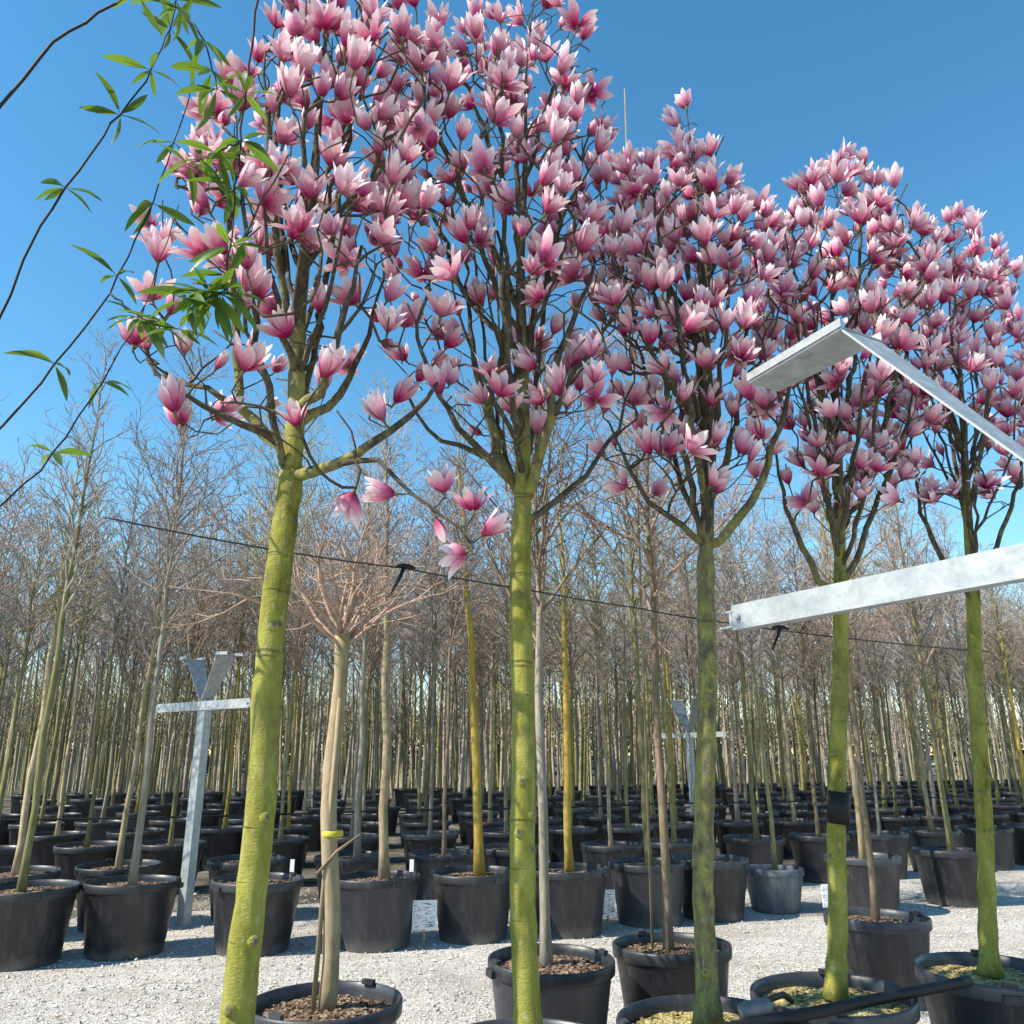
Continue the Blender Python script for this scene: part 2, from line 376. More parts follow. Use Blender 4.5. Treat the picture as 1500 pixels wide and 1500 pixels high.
# ------------------------------------------------------------------ magnolias
def bez(p0, p1, p2, n):
    return [(p0 * (1 - t) ** 2 + p1 * 2 * t * (1 - t) + p2 * t * t) for t in [(i + 1) / n for i in range(n)]]
def magnolia(label, d, trunk, r0, scaffolds, env, nfl, nbare, seed, extra=(), base_h=.49, halfdepth=.62, group=None, alg=1.0):
    rng = random.Random(seed)
    T = [at(x, y, d) for x, y in trunk]
    base = T[0].copy(); base.z = 0
    # continue the trunk down to the pot along its own slope
    t1 = T[1]; k = (base_h - T[1].z) / (T[0].z - T[1].z)
    foot = T[1] + (T[0] - T[1]) * k
    T = [foot] + [p for p in T if p.z > base_h + .05]
    root = thing('magnolia_tree', label, 'tree', (foot.x, foot.y, 0), 0, group)
    off = Vector((foot.x, foot.y, 0))
    # resample trunk
    pts = []
    for a, b in zip(T[:-1], T[1:]):
        n = max(2, int((b - a).length / .06))
        pts += [a + (b - a) * (i / n) for i in range(n)]
    pts.append(T[-1])
    ztop = T[-1].z; zf = env['fork']
    rad = []
    for p in pts:
        if p.z < zf: r = r0 * (1 - .16 * (p.z - base_h) / (zf - base_h)) * (1 + .35 * math.exp(-(p.z - base_h) / .07))
        else: r = r0 * .84 * max(.10, (1 - (p.z - zf) / (ztop - zf)) ** 1.15) * .86
        rad.append(r)
    # gentle wander and knots
    ph = rng.random() * 6
    pts = [p + Vector((math.sin(p.z * 5.1 + ph) * .006, math.sin(p.z * 4.3 + 2 * ph) * .006, 0)) for p in pts]
    for i in range(len(rad)):
        rad[i] *= 1 + .04 * math.sin(i * 2.1 + ph) + .05 * rng.uniform(-1, 1)
    tb = MB(); tb.tube([p - off for p in pts], rad, 16, attr=[alg if p.z < zf + .1 else max(.2, .8 * alg - .6 * (p.z - zf)) for p in pts], wob=.035, rng=rng)
    for kz in range(5):         # pruning knots
        i = rng.randrange(3, max(5, int(len(pts) * .4))); a = rng.uniform(-2.6, -.4)
        dv = Vector((math.cos(a), math.sin(a), .25)); c = pts[i] - off
        tb.tube([c + dv * rad[i] * .5, c + dv * rad[i] * .98, c + dv * rad[i] * 1.16, c + dv * rad[i] * 1.2], [rad[i] * .55, rad[i] * .42, rad[i] * .3, rad[i] * .1], 8, attr=[.9, .9, .7, .4])
    tb.build('trunk', M['magbark'], root, attr=True)
    # skeleton nodes
    P = []; par = []; fixed = []; tipw = []
    def node(p, pa, fx=0.0):
        P.append(p); par.append(pa); fixed.append(fx); tipw.append(0); return len(P) - 1
    prev = -1
    for p, r in zip(pts, rad):
        if p.z > zf - .15: prev = node(p, prev, r)
    ntr = len(P)
    for sc in scaffolds:
        sr = sc[0] * 1.12; q = [at(x, y, d + dz) for x, y, dz in sc[1:]]
        i0 = min(range(len(P)), key=lambda i: (P[i] - q[0]).length)
        cur = i0; last = P[i0]; tot = sum((b - a).length for a, b in zip([last] + q[1:-1], q[1:])); acc = 0
        for a in q[1:]:
            n = max(2, int((a - last).length / .075)); st = last.copy()
            for t in range(1, n + 1):
                p = st + (a - st) * (t / n) + Vector((rng.gauss(0, .006), rng.gauss(0, .006), rng.gauss(0, .006)))
                acc += (a - st).length / n
                cur = node(p, cur, sr * max(.28, 1 - .75 * acc / max(tot, .01)))
            last = a
    # further upright stems between the drawn ones
    for k in range(11):
        i0 = rng.randrange(2, max(3, int(ntr * .42))); q0 = P[i0]; rows_ = env['rows']
        y1 = rng.uniform(rows_[1][0], rows_[len(rows_) // 2 + 1][0]); rw = min(rows_, key=lambda r: abs(r[0] - y1))
        x1 = (rw[1] + rw[2]) / 2 + rng.uniform(-.85, .85) * (rw[2] - rw[1]) / 2
        q1 = at(x1, y1, d + rng.uniform(-.4, .4)); hz = Vector((q1.x - q0.x, q1.y - q0.y, 0))
        mid = q0 + hz * .72 + Vector((0, 0, (q1.z - q0.z) * .34)); cur = i0; n = max(6, int((q1 - q0).length / .075)); sr = rng.uniform(.009, .0145)
        for t_i, p_ in enumerate(bez(q0, mid, q1, n)):
            cur = node(p_ + Vector((rng.gauss(0, .007), rng.gauss(0, .007), rng.gauss(0, .006))), cur, sr * (1 - .72 * (t_i + 1) / n))
    # targets
    rows = env['rows']
    def sample():
        wts = [r[3] for r in rows]
        y = None
        while True:
            i = rng.choices(range(len(rows) - 1), [(a[3] + b[3]) * .5 * (b[0] - a[0]) * ((a[2] - a[1]) + (b[2] - b[1])) for a, b in zip(rows[:-1], rows[1:])])[0]
            t = rng.random(); a, b = rows[i], rows[i + 1]
            y = a[0] + (b[0] - a[0]) * t; x0 = a[1] + (b[1] - a[1]) * t; x1 = a[2] + (b[2] - a[2]) * t
            u = rng.uniform(-1, 1); x = (x0 + x1) / 2 + u * (x1 - x0) / 2
            hw = (x1 - x0) / 2 / F * d * 1.05
            dz = math.sqrt(max(.05, 1 - u * u)) * min(halfdepth, hw * 1.25) * rng.uniform(-1, 1)
            return at(x, y, d + dz)
    tg = [(p, True) for p in (at(x, y, d + z) for x, y, z in extra)]
    tries = 0
    while len(tg) < nfl and tries < nfl * 30:
        tries += 1; p = sample()
        if all((p - q[0]).length > .085 for q in tg): tg.append((p, True))
    tg += [(sample(), False) for _ in range(nbare)]
    ex = len(extra)
    order = sorted(range(len(tg)), key=lambda i: (min((tg[i][0] - P[j]).length for j in range(0, len(P), 2))))
    fl = []
    for i in order:
        p, isf = tg[i]
        A = np.array([tuple(q) for q in P]); pv = np.array(tuple(p))
        dv = pv - A; dist = np.linalg.norm(dv, axis=1); hz = np.linalg.norm(dv[:, :2], axis=1)
        cost = dist + 1.6 * np.maximum(0, .35 * hz - dv[:, 2] + .02) if i >= ex else dist
        j = int(np.argmin(cost)); q = P[j]; L = (p - q).length
        if L < .02: continue
        pd = (q - P[par[j]]).normalized() if par[j] >= 0 else Vector((0, 0, 1))
        side = Vector((p.x - q.x, p.y - q.y, 0)) * .5
        mid = q + pd * L * .30 + side * .6 + (p - q) * .18
        n = max(2, int(L / .06)); cur = j
        for s in bez(q, mid, p, n):
            jit = .004 if s is not p else 0
            cur = node(s + Vector((rng.gauss(0, jit), rng.gauss(0, jit), rng.gauss(0, jit))), cur)
        tipw[cur] = 1
        if isf: fl.append((cur, i < ex and p.z < zf + .05))
    # pipe model radii
    ch = [[] for _ in P]
    for i, pa in enumerate(par):
        if pa >= 0: ch[pa].append(i)
    E = 2.15; acc = [0.0] * len(P); rr = [0.0] * len(P)
    for i in range(len(P) - 1, -1, -1):
        a = acc[i] if ch[i] else .0032 ** E
        rr[i] = max(a ** (1 / E), fixed[i] if i >= ntr else 0)
        if par[i] >= 0: acc[par[i]] += max(a, 0)
    for i in range(ntr): rr[i] = fixed[i]
    for i in range(ntr, len(P)):                      # never thicker than the parent
        rr[i] = min(rr[i], rr[par[i]] * (.72 if par[i] < ntr else 1.0))
    br = MB()
    done = set(range(ntr))
    for i in range(ntr, len(P)):
        if i in done: continue
        chain = [par[i], i]; done.add(i); cur = i
        while True:
            nx = [c for c in ch[cur] if c not in done]
            if not nx: break
            nx = max(nx, key=lambda c: rr[c]); chain.append(nx); done.add(nx); cur = nx
        rs = [rr[c] for c in chain]; rs[0] = min(rr[chain[0]], rs[1] * 1.1)
        ns = 8 if rs[1] > .012 else (6 if rs[1] > .005 else 4)
        br.tube([P[c] - off for c in chain], rs, ns, attr=[min(.62, max(.0, (r - .004) * 32)) for r in rs], wob=.05, rng=rng)
    br.build('branches', M['magbark'], root, attr=True)
    for cur, hang in fl:
        dirv = (P[cur] - P[par[cur]]).normalized()
        up = (dirv * .65 + Vector((rng.gauss(0, .28), rng.gauss(0, .28), .75 if not hang else .15))).normalized()
        qt = up.to_track_quat('Z', 'Y').to_matrix().to_4x4() @ Matrix.Rotation(rng.random() * 6.28, 4, 'Z')
        s = rng.uniform(.74, 1.06)
        me = rng.choices(FLOWERS, [.8, .8, 1.3, 1.3, 1.3, 1.3, 1.3, 1.3, 1.3, .8, .8])[0]
        o = obj('flower', me, root); o.matrix_local = Matrix.Translation(P[cur] - off + up * .02 * s) @ qt @ Matrix.Scale(s, 4)
    return root, off, pts, rad

MAG = []
t1 = magnolia('magnolia with thickest leaning yellow-green trunk, a flowering side branch drooping towards next trunk', 2.95,
    [(350, 1510), (372, 1260), (392, 1010), (410, 840), (424, 700), (432, 600), (438, 480), (447, 380), (456, 280), (466, 180), (478, 60), (486, -60), (490, -130)], .054,
    [(.024, (425, 668, 0), (392, 642, .05), (352, 598, .12), (345, 520, .15), (344, 420, .15), (335, 320, .12)),
     (.015, (415, 660, 0), (355, 622, -.1), (300, 592, -.15), (245, 560, -.2), (212, 525, -.22)),
     (.013, (352, 598, .12), (300, 570, .2), (225, 545, .28), (205, 480, .3)),
     (.023, (440, 700, 0), (490, 680, -.1), (545, 652, -.15), (600, 612, -.15), (640, 560, -.1)),
     (.011, (500, 678, -.1), (550, 672, -.2), (600, 722, -.25), (655, 756, -.28), (690, 792, -.3)),
     (.019, (438, 630, 0), (480, 598, .1), (512, 555, .18), (540, 490, .2), (562, 410, .2)),
     (.020, (440, 612, 0), (470, 576, -.12), (488, 520, -.2), (504, 450, -.22), (530, 360, -.2)),
     (.016, (438, 540, 0), (410, 480, -.15), (395, 400, -.25), (385, 300, -.3)),
     (.014, (440, 520, 0), (450, 470, .2), (470, 380, .35), (480, 260, .4)),
     (.012, (446, 400, 0), (490, 340, .0), (540, 260, 0), (570, 180, 0)),
     (.012, (446, 400, 0), (420, 330, .1), (400, 230, .1), (395, 120, .1)),
     (.010, (456, 290, 0), (500, 210, .1), (540, 110, .1), (560, 20, .1))],
    dict(fork=at(430, 690, 2.95).z, rows=[(-130, 430, 560, 1.2), (-40, 400, 590, 1.3), (40, 385, 620, 1.35), (120, 350, 640, 1.3), (220, 270, 625, 1.15), (320, 222, 600, .9), (400, 205, 600, .5), (480, 195, 595, .36), (560, 195, 590, .28), (640, 240, 580, .15)]),
    235, 260, 21,
    extra=[(522, 715, -.15), (588, 722, -.25), (648, 730, -.28), (636, 752, -.27), (694, 752, -.3), (684, 788, -.3), (692, 808, -.3), (700, 790, -.27), (430, 498, -.25), (555, 500, -.1), (428, 358, -.3), (565, 620, -.15)],
    group=None)
t2 = magnolia('magnolia with straight upright trunk, rising between drooping side branch and pale bare tree', 3.3,
    [(772, 1510), (768, 1300), (765, 1100), (763, 950), (765, 820), (766, 740), (764, 640), (766, 520), (764, 420), (765, 320), (768, 220), (772, 120), (778, 30), (782, -10)], .049,
    [(.024, (764, 745, 0), (742, 690, .05), (722, 640, .1), (716, 580, .12), (738, 520, .1), (742, 440, .1), (730, 340, .12)),
     (.017, (716, 600, .1), (700, 550, .15), (690, 480, .2), (680, 380, .22)),
     (.018, (756, 715, 0), (715, 668, -.12), (668, 625, -.2), (640, 580, -.25), (615, 510, -.28)),
     (.012, (725, 680, -.08), (672, 655, -.1), (625, 632, -.12), (590, 560, -.12)),
     (.024, (768, 730, 0), (792, 670, -.08), (808, 610, -.12), (812, 540, -.12), (838, 470, -.12), (870, 390, -.1)),
     (.016, (808, 600, -.12), (842, 545, -.1), (882, 490, -.08), (920, 430, -.05)),
     (.015, (775, 765, 0), (815, 735, .05), (860, 695, .1), (905, 630, .12), (925, 560, .12)),
     (.014, (768, 700, 0), (780, 640, .25), (785, 560, .35), (800, 450, .4), (820, 330, .4)),
     (.013, (766, 690, 0), (752, 600, -.3), (742, 500, -.4), (735, 400, -.42)),
     (.013, (765, 450, 0), (730, 380, 0), (680, 290, 0), (640, 190, 0), (620, 110, 0)),
     (.013, (765, 430, 0), (800, 360, 0), (845, 280, 0), (865, 180, 0)),
     (.012, (766, 360, 0), (740, 270, .15), (700, 170, .15), (670, 90, .15)),
     (.011, (768, 280, 0), (790, 190, -.1), (815, 110, -.1), (835, 60, -.1))],
    dict(fork=at(765, 745, 3.3).z, rows=[(-30, 755, 805, 1.2), (20, 740, 835, 1.3), (60, 610, 860, 1.3), (130, 570, 885, 1.3), (220, 560, 890, 1.15), (320, 530, 900, .95), (420, 540, 930, .55), (520, 545, 935, .32), (600, 600, 900, .15), (660, 630, 870, .06)]),
    260, 290, 22, extra=[(750, 615, -.25), (828, 605, -.2), (790, 545, -.1), (655, 565, -.2), (710, 350, -.3), (640, 370, -.3), (570, 375, -.2), (750, 315, -.3)])
t3 = magnolia('magnolia with mottled grey-green trunk between second and fourth trunks, pointed flowering top', 3.62,
    [(1036, 1505), (1032, 1300), (1032, 1100), (1036, 950), (1036, 820), (1037, 740), (1040, 640), (1037, 540), (1034, 440), (1030, 350), (1022, 270), (1012, 200), (1006, 150)], .045,
    [(.022, (1037, 810, 0), (1065, 782, -.05), (1100, 735, -.08), (1125, 680, -.1), (1150, 600, -.1), (1165, 520, -.1)),
     (.016, (1035, 800, 0), (1000, 770, -.1), (955, 735, -.15), (920, 690, -.18), (890, 620, -.2)),
     (.015, (1033, 770, 0), (1005, 720, .1), (985, 660, .18), (960, 590, .2), (930, 500, .2)),
     (.018, (1037, 745, 0), (1060, 690, .1), (1078, 620, .15), (1090, 520, .15), (1100, 430, .15)),
     (.016, (1037, 740, 0), (1020, 660, -.2), (1005, 560, -.3), (990, 460, -.32), (975, 370, -.3)),
     (.014, (1038, 660, 0), (1052, 580, -.25), (1062, 480, -.32), (1070, 380, -.3)),
     (.013, (1036, 520, 0), (1000, 450, 0), (950, 370, 0), (915, 300, 0)),
     (.012, (1033, 420, 0), (1065, 350, .0), (1095, 300, 0)),
     (.010, (1025, 300, 0), (1045, 240, 0), (1058, 200, 0))],
    dict(fork=at(1036, 800, 3.62).z, rows=[(165, 995, 1016, .8), (215, 980, 1035, .9), (255, 905, 1065, 1.2), (310, 850, 1120, 1.25), (400, 850, 1145, 1.2), (500, 870, 1150, .85), (600, 880, 1150, .5), (680, 885, 1130, .25), (730, 900, 1090, .08)]),
    270, 280, 23, alg=.52, extra=[(980, 600, -.3), (1040, 600, -.2), (920, 715, -.15), (1006, 160, 0), (999, 190, 0), (1012, 205, .03), (996, 228, -.04), (1022, 222, .03), (1010, 240, -.08), (1040, 236, 0), (978, 250, 0)])
t4 = magnolia('magnolia with slim bright green trunk passing behind the galvanised arm, dark band at mid trunk', 4.0,
    [(1222, 1462), (1226, 1300), (1228, 1150), (1229, 1000), (1230, 900), (1232, 820), (1230, 730), (1226, 640), (1222, 540), (1220, 440), (1222, 360), (1225, 290), (1226, 230)], .042,
    [(.018, (1230, 885, 0), (1200, 850, -.08), (1175, 800, -.12), (1150, 740, -.15), (1135, 650, -.15)),
     (.016, (1231, 850, 0), (1260, 800, 0), (1290, 730, 0), (1325, 640, 0), (1345, 540, 0)),
     (.016, (1231, 830, 0), (1215, 750, .15), (1195, 650, .22), (1180, 540, .25), (1165, 430, .25)),
     (.015, (1230, 800, 0), (1245, 700, -.2), (1262, 590, -.3), (1280, 480, -.3)),
     (.014, (1227, 660, 0), (1200, 570, -.2), (1175, 470, -.3), (1160, 380, -.3)),
     (.012, (1222, 520, 0), (1260, 430, .1), (1300, 340, .1), (1330, 270, .1)),
     (.011, (1222, 420, 0), (1195, 340, 0), (1175, 270, 0))],
    dict(fork=at(1231, 870, 4.0).z, rows=[(245, 1205, 1245, .8), (280, 1170, 1330, 1.0), (320, 1130, 1360, 1.25), (420, 1100, 1375, 1.2), (520, 1110, 1375, 1.05), (620, 1140, 1370, .8), (700, 1150, 1350, .55), (760, 1170, 1320, .3)]),
    270, 260, 24, extra=[(1185, 735, -.3), (1270, 245, 0), (1192, 262, 0), (1226, 236, 0), (1224, 258, -.05)])
t5 = magnolia('magnolia furthest along the flowering row, past the trunk with dark band', 4.4,
    [(1452, 1420), (1440, 1200), (1430, 1000), (1425, 880), (1418, 760), (1412, 640), (1404, 520), (1400, 420), (1396, 330)], .042,
    [(.017, (1425, 880, 0), (1385, 830, 0), (1350, 750, 0), (1335, 640, 0)),
     (.016, (1424, 860, 0), (1460, 800, 0), (1490, 720, 0), (1510, 620, 0)),
     (.015, (1418, 800, 0), (1400, 690, .25), (1380, 560, .3), (1370, 450, .3)),
     (.015, (1416, 760, 0), (1440, 640, -.2), (1455, 500, -.3)),
     (.012, (1405, 560, 0), (1360, 470, 0), (1330, 400, 0))],
    dict(fork=at(1425, 860, 4.4).z, rows=[(320, 1370, 1430, 1.2), (400, 1330, 1490, 1.2), (520, 1310, 1520, 1.1), (640, 1320, 1520, .7), (740, 1350, 1500, .35)]),
    170, 170, 25)
for k, (t, nm) in enumerate(((t1, 0), (t2, 1), (t3, 2), (t4, 3), (t5, 4))):
    add_pot(t[0], 'm', rnd.random() * 3)
# dark band round the fourth trunk; long canes
def part_tube(name, root, off, pts, r, mat, n=8):
    mb = MB(); mb.tube([p - off for p in pts], [r] * len(pts) if isinstance(r, float) else r, n); return mb.build(name, mat, root)
part_tube('trunk_dark_band', t4[0], t4[1], [at(1228, 1207, 4.0), at(1229, 1160, 4.0)], .05, M['rubber'], 14)
part_tube('stake', t2[0], t2[1], [at(742, 720, 3.42), at(725, 350, 3.45), at(703, -12, 3.45)], .005, M['cane'], 6)

# ------------------------------------------------------------------ bare nursery trees
def bare_crown(seed, hs, H, style, tw):
    """returns trunk mesh and crown mesh; z=0 is the soil"""
    rng = random.Random(seed); cr = MB(); tr = MB()
    n = 16; lead = []; bx, by = rng.uniform(-.06, .06), rng.uniform(-.06, .06); ph = rng.random() * 6
    top = H if style != 'round' else hs + .12
    for i in range(n + 1):
        z = top * i / n; q = i / n
        lead.append(Vector((bx * math.sin(q * 3 + ph) + .012 * math.sin(z * 6 + ph), by * math.sin(q * 2.6 + ph * 2) + .012 * math.cos(z * 5), z)))
    r0 = .040
    rad = [r0 * (1 + .3 * math.exp(-p.z / .06)) * (1 - .25 * min(1, p.z / hs)) * (1 if p.z < hs else max(.09, 1 - (p.z - hs) / (top - hs + .01)) ** 1.0) for p in lead]
    if style == 'round': rad = [r0 * (1 - .2 * p.z / top) for p in lead]; rad[-1] *= 1.25; rad[-2] *= 1.1
    tr.tube(lead, rad, 9, wob=.05, rng=rng)
    def lp(z):
        k = min(n - 1e-6, max(0, z / top * n)); i = int(k); return lead[i] + (lead[i + 1] - lead[i]) * (k - i)
    def grow(p, dv, L, r, lvl, segs):
        pts = [p.copy()]; d = dv.normalized(); ps = [p.copy()]
        for s in range(segs):
            d = (d + Vector((rng.gauss(0, .17), rng.gauss(0, .17), rng.gauss(.05, .13)))).normalized()
            p = p + d * (L / segs); ps.append(p.copy())
        cr.tube(ps, [max(tw, r * (1 - .75 * i / segs)) for i in range(segs + 1)], 5 if r > .008 else 3, cap=False)
        if lvl == 0: return
        kids = max(2, int(L * (8.5 if lvl > 1 else 13)))
        for k in range(kids):
            t = rng.uniform(.18, 1.0); i = min(segs - 1, int(t * segs)); q = ps[i] + (ps[i + 1] - ps[i]) * (t * segs - i)
            dd = (ps[i + 1] - ps[i]).normalized(); o = Vector((rng.gauss(0, 1), rng.gauss(0, 1), rng.gauss(.15, .6))); o = (o - dd * o.dot(dd)).normalized()
            grow(q, dd * rng.uniform(.5, 1.0) + o * .75, L * rng.uniform(.28, .55), r * .42, lvl - 1, 3 if lvl > 1 else 2)
    if style == 'round':
        for k in range(17):
            a = k * 2.4 + rng.random() * .5; el = rng.uniform(.15, 1.3)
            grow(lp(top * rng.uniform(.95, 1.0)), Vector((math.cos(a) * math.cos(el), math.sin(a) * math.cos(el), math.sin(el))), rng.uniform(.5, .88), .012, 2, 8)
    else:
        nb = {'upright': 32, 'open': 26, 'slim': 36}[style]
        for k in range(nb):
            q = (k + rng.random()) / nb; z = hs + (top - hs) * q * .95
            a = k * 2.4 + rng.uniform(-.4, .4); el = rng.uniform(.9, 1.25) if style != 'open' else rng.uniform(.65, 1.15)
            L = {'upright': 1.05, 'open': 1.15, 'slim': .7}[style] * (1 - .62 * q) * rng.uniform(.75, 1.15)
            grow(lp(z), Vector((math.cos(a) * math.cos(el), math.sin(a) * math.cos(el), math.sin(el))), L, .013 * (1 - .5 * q), 2, 6)
    return tr, cr
VAR = []
for i, (hs, H, st, tm) in enumerate([(1.75, 3.9, 'upright', 'twig_a'), (1.95, 4.3, 'upright', 'twig_b'), (1.85, 4.1, 'open', 'twig_c'), (2.1, 4.7, 'slim', 'twig_d'),
                                     (1.7, 3.8, 'open', 'twig_a'), (2.0, 4.5, 'upright', 'twig_d'), (1.9, 4.2, 'slim', 'twig_b'), (1.55, 0, 'round', 'twig_c'), (1.8, 4.0, 'open', 'twig_d')]):
    tr, cr = bare_crown(100 + i, hs, H, st, .0026)
    VAR.append((tr, cr.mesh('crown', M[tm])))
TR = {}
def trunk_mesh(vi, bark_):
    if (vi, bark_) not in TR: TR[(vi, bark_)] = VAR[vi][0].mesh('trunk', M[bark_])
    return TR[(vi, bark_)]
def bare_tree(loc, vi, bark_, label, group, pot='b', sc=1.0, thick=1.0, rz=0, lean=(0, 0), potrz=0, detail=True, zs=1.0):
    root = thing('bare_tree', label, 'tree', (loc[0], loc[1], 0), 0, group)
    add_pot(root, pot, potrz, detail, 1.0)
    h = POTS[pot]['h'] - .05
    t = obj('trunk', trunk_mesh(vi, bark_), root, (0, 0, h), (lean[0], lean[1], rz), (thick, thick, sc * zs))
    c = obj('crown', VAR[vi][1], root, (0, 0, h), (lean[0], lean[1], rz), (sc, sc, sc * zs))
    return root
# row A : just behind the magnolias
pA1 = plane(478, 1464, .5); pA2 = plane(806, 1402, .5); pA3 = plane(985, 1381, .5); pA4 = plane(1283, 1340, .5)
a1 = bare_tree(pA1, 7, 'bark_pale', 'round-headed bare tree with pale beige trunk and yellow tie, beside leaning magnolia trunk', None, 'a', .96, .98, .4, potrz=1.1)
o1 = Vector((pA1.x, pA1.y, 0))
part_tube('stake', a1, o1, [Vector((pA1.x - .05, pA1.y - .02, .44)), Vector((pA1.x - .005, pA1.y - .05, 1.75))], .011, M['cane'], 7)
mb = MB(); mb.tube([(.0, -.05 + .0, 0), (.0, -.05, .035)], [.05, .05], 12)
tp = MB(); tp.lathe([(.047, 0), (.050, .006), (.049, .018), (.046, .024)], 16); t_ = tp.build('tie', M['tape'], a1); t_.location = (-.012, -.015, 1.15)
tp = MB(); tp.tube([(-.06, -.05, 1.0), (.02, -.06, 1.09), (.12, -.055, 1.16)], [.007, .007, .005], 6); tp.build('cut_twig', M['bark_brown'], a1)
a2 = bare_tree(pA2, 0, 'bark_grey', 'bare tree with thin pale grey trunk directly behind the straight magnolia trunk', None, 'a', .95, .72, 2.2, lean=(0, .035), potrz=.4)
a3 = bare_tree(pA3, 2, 'bark_brown', 'bare tree with thin brownish trunk and tall cane, beside mottled magnolia trunk', None, 'a', .95, .66, 1.0, lean=(0, -.02), potrz=2.0)
part_tube('cane', a3, Vector((pA3.x, pA3.y, 0)), [Vector((pA3.x - .1, pA3.y + .08, .44)), at(915, 130, pA3.y + .1)], [.0075, .005], M['cane'], 6)
a4 = bare_tree(pA4, 6, 'bark_brown', 'bare tree with thin dark trunk in black pot behind slim bright green magnolia', None, 'a', .95, .6, 0, potrz=.2)
# row B : across the gravel lane
rowB = [(42, 1300, 'b', 3, 'bark_olive', .75), (194, 1291, 'b', 5, 'bark_grey', .75), (377, 1288, 'b', 1, 'bark_olive', .8), (553, 1284, 'b', 5, 'bark_beige', 1.05), (694, 1277, 'b', 3, 'bark_yellow', 1.1), (832, 1272, 'b', 6, 'bark_yellow', .95),
        (948, 1263, 'b', 1, 'bark_olive', .85), (1040, 1258, 'b', 4, 'bark_grey', .7), (1131, 1261, 'w', 8, 'bark_olive', .6), (1262, 1254, 'b', 3, 'bark_beige', .7), (1390, 1245, 'b', 0, 'bark_olive', .8)]
labB = ['slim-headed bare tree with olive trunk, first pot of the row past the post', 'bare tree in black pot beside the foot of near galvanised post',
        'bare tree in large black pot directly behind the leaning magnolia trunk', 'bare tree with thick beige trunk in black pot beside first white label board',
        'bare tree with bright yellow leaning trunk in big charcoal pot', 'bare tree with upright yellow trunk behind the thin pale grey trunk',
        'bare tree with olive green trunk in pot beside second white label board', 'bare tree in black pot directly behind the mottled magnolia trunk',
        'thin bare tree in small worn blue-grey pot on the bright gravel', 'bare tree with beige trunk behind the slim bright green magnolia trunk',
        'bare tree in black pot at the end of lane row, behind last magnolia']
B = []
for (x, y, pk, vi, bk, th), lb in zip(rowB, labB):
    p = plane(x, y, .52 if pk == 'b' else .46); B.append(p)
    ln = (0, 0) if x != 694 else (0, .055)
    bare_tree(p, vi, bk, lb, None, pk, rnd.uniform(.98, 1.1), th, rnd.random() * 6, lean=ln if x == 694 else (rnd.uniform(-.015, .015), rnd.uniform(-.015, .015)), potrz=rnd.random() * 3)
# rows C.. : the nursery block behind
origin = plane(553, 1284, .52); origin.z = 0
names = ['second', 'third', 'fourth', 'fifth', 'sixth', 'seventh', 'eighth', 'ninth']
offs = [1.55, 3.6, 5.4, 7.3, 9.4, 11.8, 14.5, 17.5]
barks = ['bark_olive', 'bark_beige', 'bark_grey', 'bark_olive', 'bark_brown', 'bark_yellow', 'bark_beige']
cn = {'bark_olive': 'olive', 'bark_beige': 'beige', 'bark_grey': 'grey', 'bark_brown': 'brown', 'bark_yellow': 'yellow'}
rb = random.Random(5)
cnt = 0
for ri, of in enumerate(offs):
    for k in range(-30, 40):
        p = origin + Nn * of + U * ((k + .5 * (ri % 2)) * (.98 if ri < 4 else 1.08) + rb.uniform(-.12, .12)) + Nn * rb.uniform(-.12, .12)
        if p.y < 5 or abs(p.x) > p.y * .66 + .7: continue
        bk = rb.choice(barks); vi = rb.choice([0, 1, 2, 3, 4, 5, 6, 8, 0, 5])
        cnt += 1
        sc = rb.uniform(.98, 1.12) + .045 * ri
        th = rb.uniform(.55, .95); tw_ = 'thin' if th < .72 else 'stout'; cw = {0: 'upright', 1: 'upright', 2: 'spreading', 3: 'narrow', 4: 'spreading', 5: 'upright', 6: 'narrow', 8: 'spreading'}[vi]
        bare_tree(p, vi, bk, 'bare tree with %s %s trunk and %s crown in %s row of pots behind lane' % (tw_, cn[bk], cw, names[ri]),
                  '%s %s-trunked %s trees in the %s row' % (tw_, cn[bk], cw, names[ri]), 'b', sc, th, rb.random() * 6, lean=(rb.uniform(-.02, .02), rb.uniform(-.02, .02)), potrz=rb.random() * 3, detail=ri < 1)
print('bare trees', cnt)
# far wood beyond the block: one mass of trunks and twigs
fw = MB(); rf = random.Random(9)
for i in range(1200):
    nf0 = len(fw.f)
    y = 25 + 33 * rf.random() ** 1.2; x = (rf.random() * 2 - 1) * (y * .7); h = rf.uniform(4.5, 6.8) + (y - 25) * .03
    if y < 25.5 + .4 * x: continue
    fw.tube([(x, y, 0), (x + rf.gauss(0, .1), y, h * .4), (x + rf.gauss(0, .2), y, h)], [.06, .045, .01], 4, cap=False)
    for k in range(26):
        z = h * rf.uniform(.3, .98); a = rf.random() * 6.28; L = rf.uniform(.5, 1.5) * (1.15 - z / h)
        L = max(L, .3)
        fw.tube([(x, y, z), (x + math.cos(a) * L * .6, y + math.sin(a) * L * .6, z + L * .6), (x + math.cos(a) * L, y + math.sin(a) * L, z + L * 1.3)], [.014, .009, .005], 3, cap=False)
    mi_ = rf.randrange(3); fw.m[nf0:] = [mi_] * (len(fw.f) - nf0)
me_fw = fw.mesh('distant_wood', [M['twig_b'], M['twig_d'], M['bark_olive']]); me_fw.polygons.foreach_set('material_index', fw.m)
tag(obj('distant_wood', me_fw), 'distant mass of bare grey trees beyond the nursery rows', 'wood', kind='stuff')
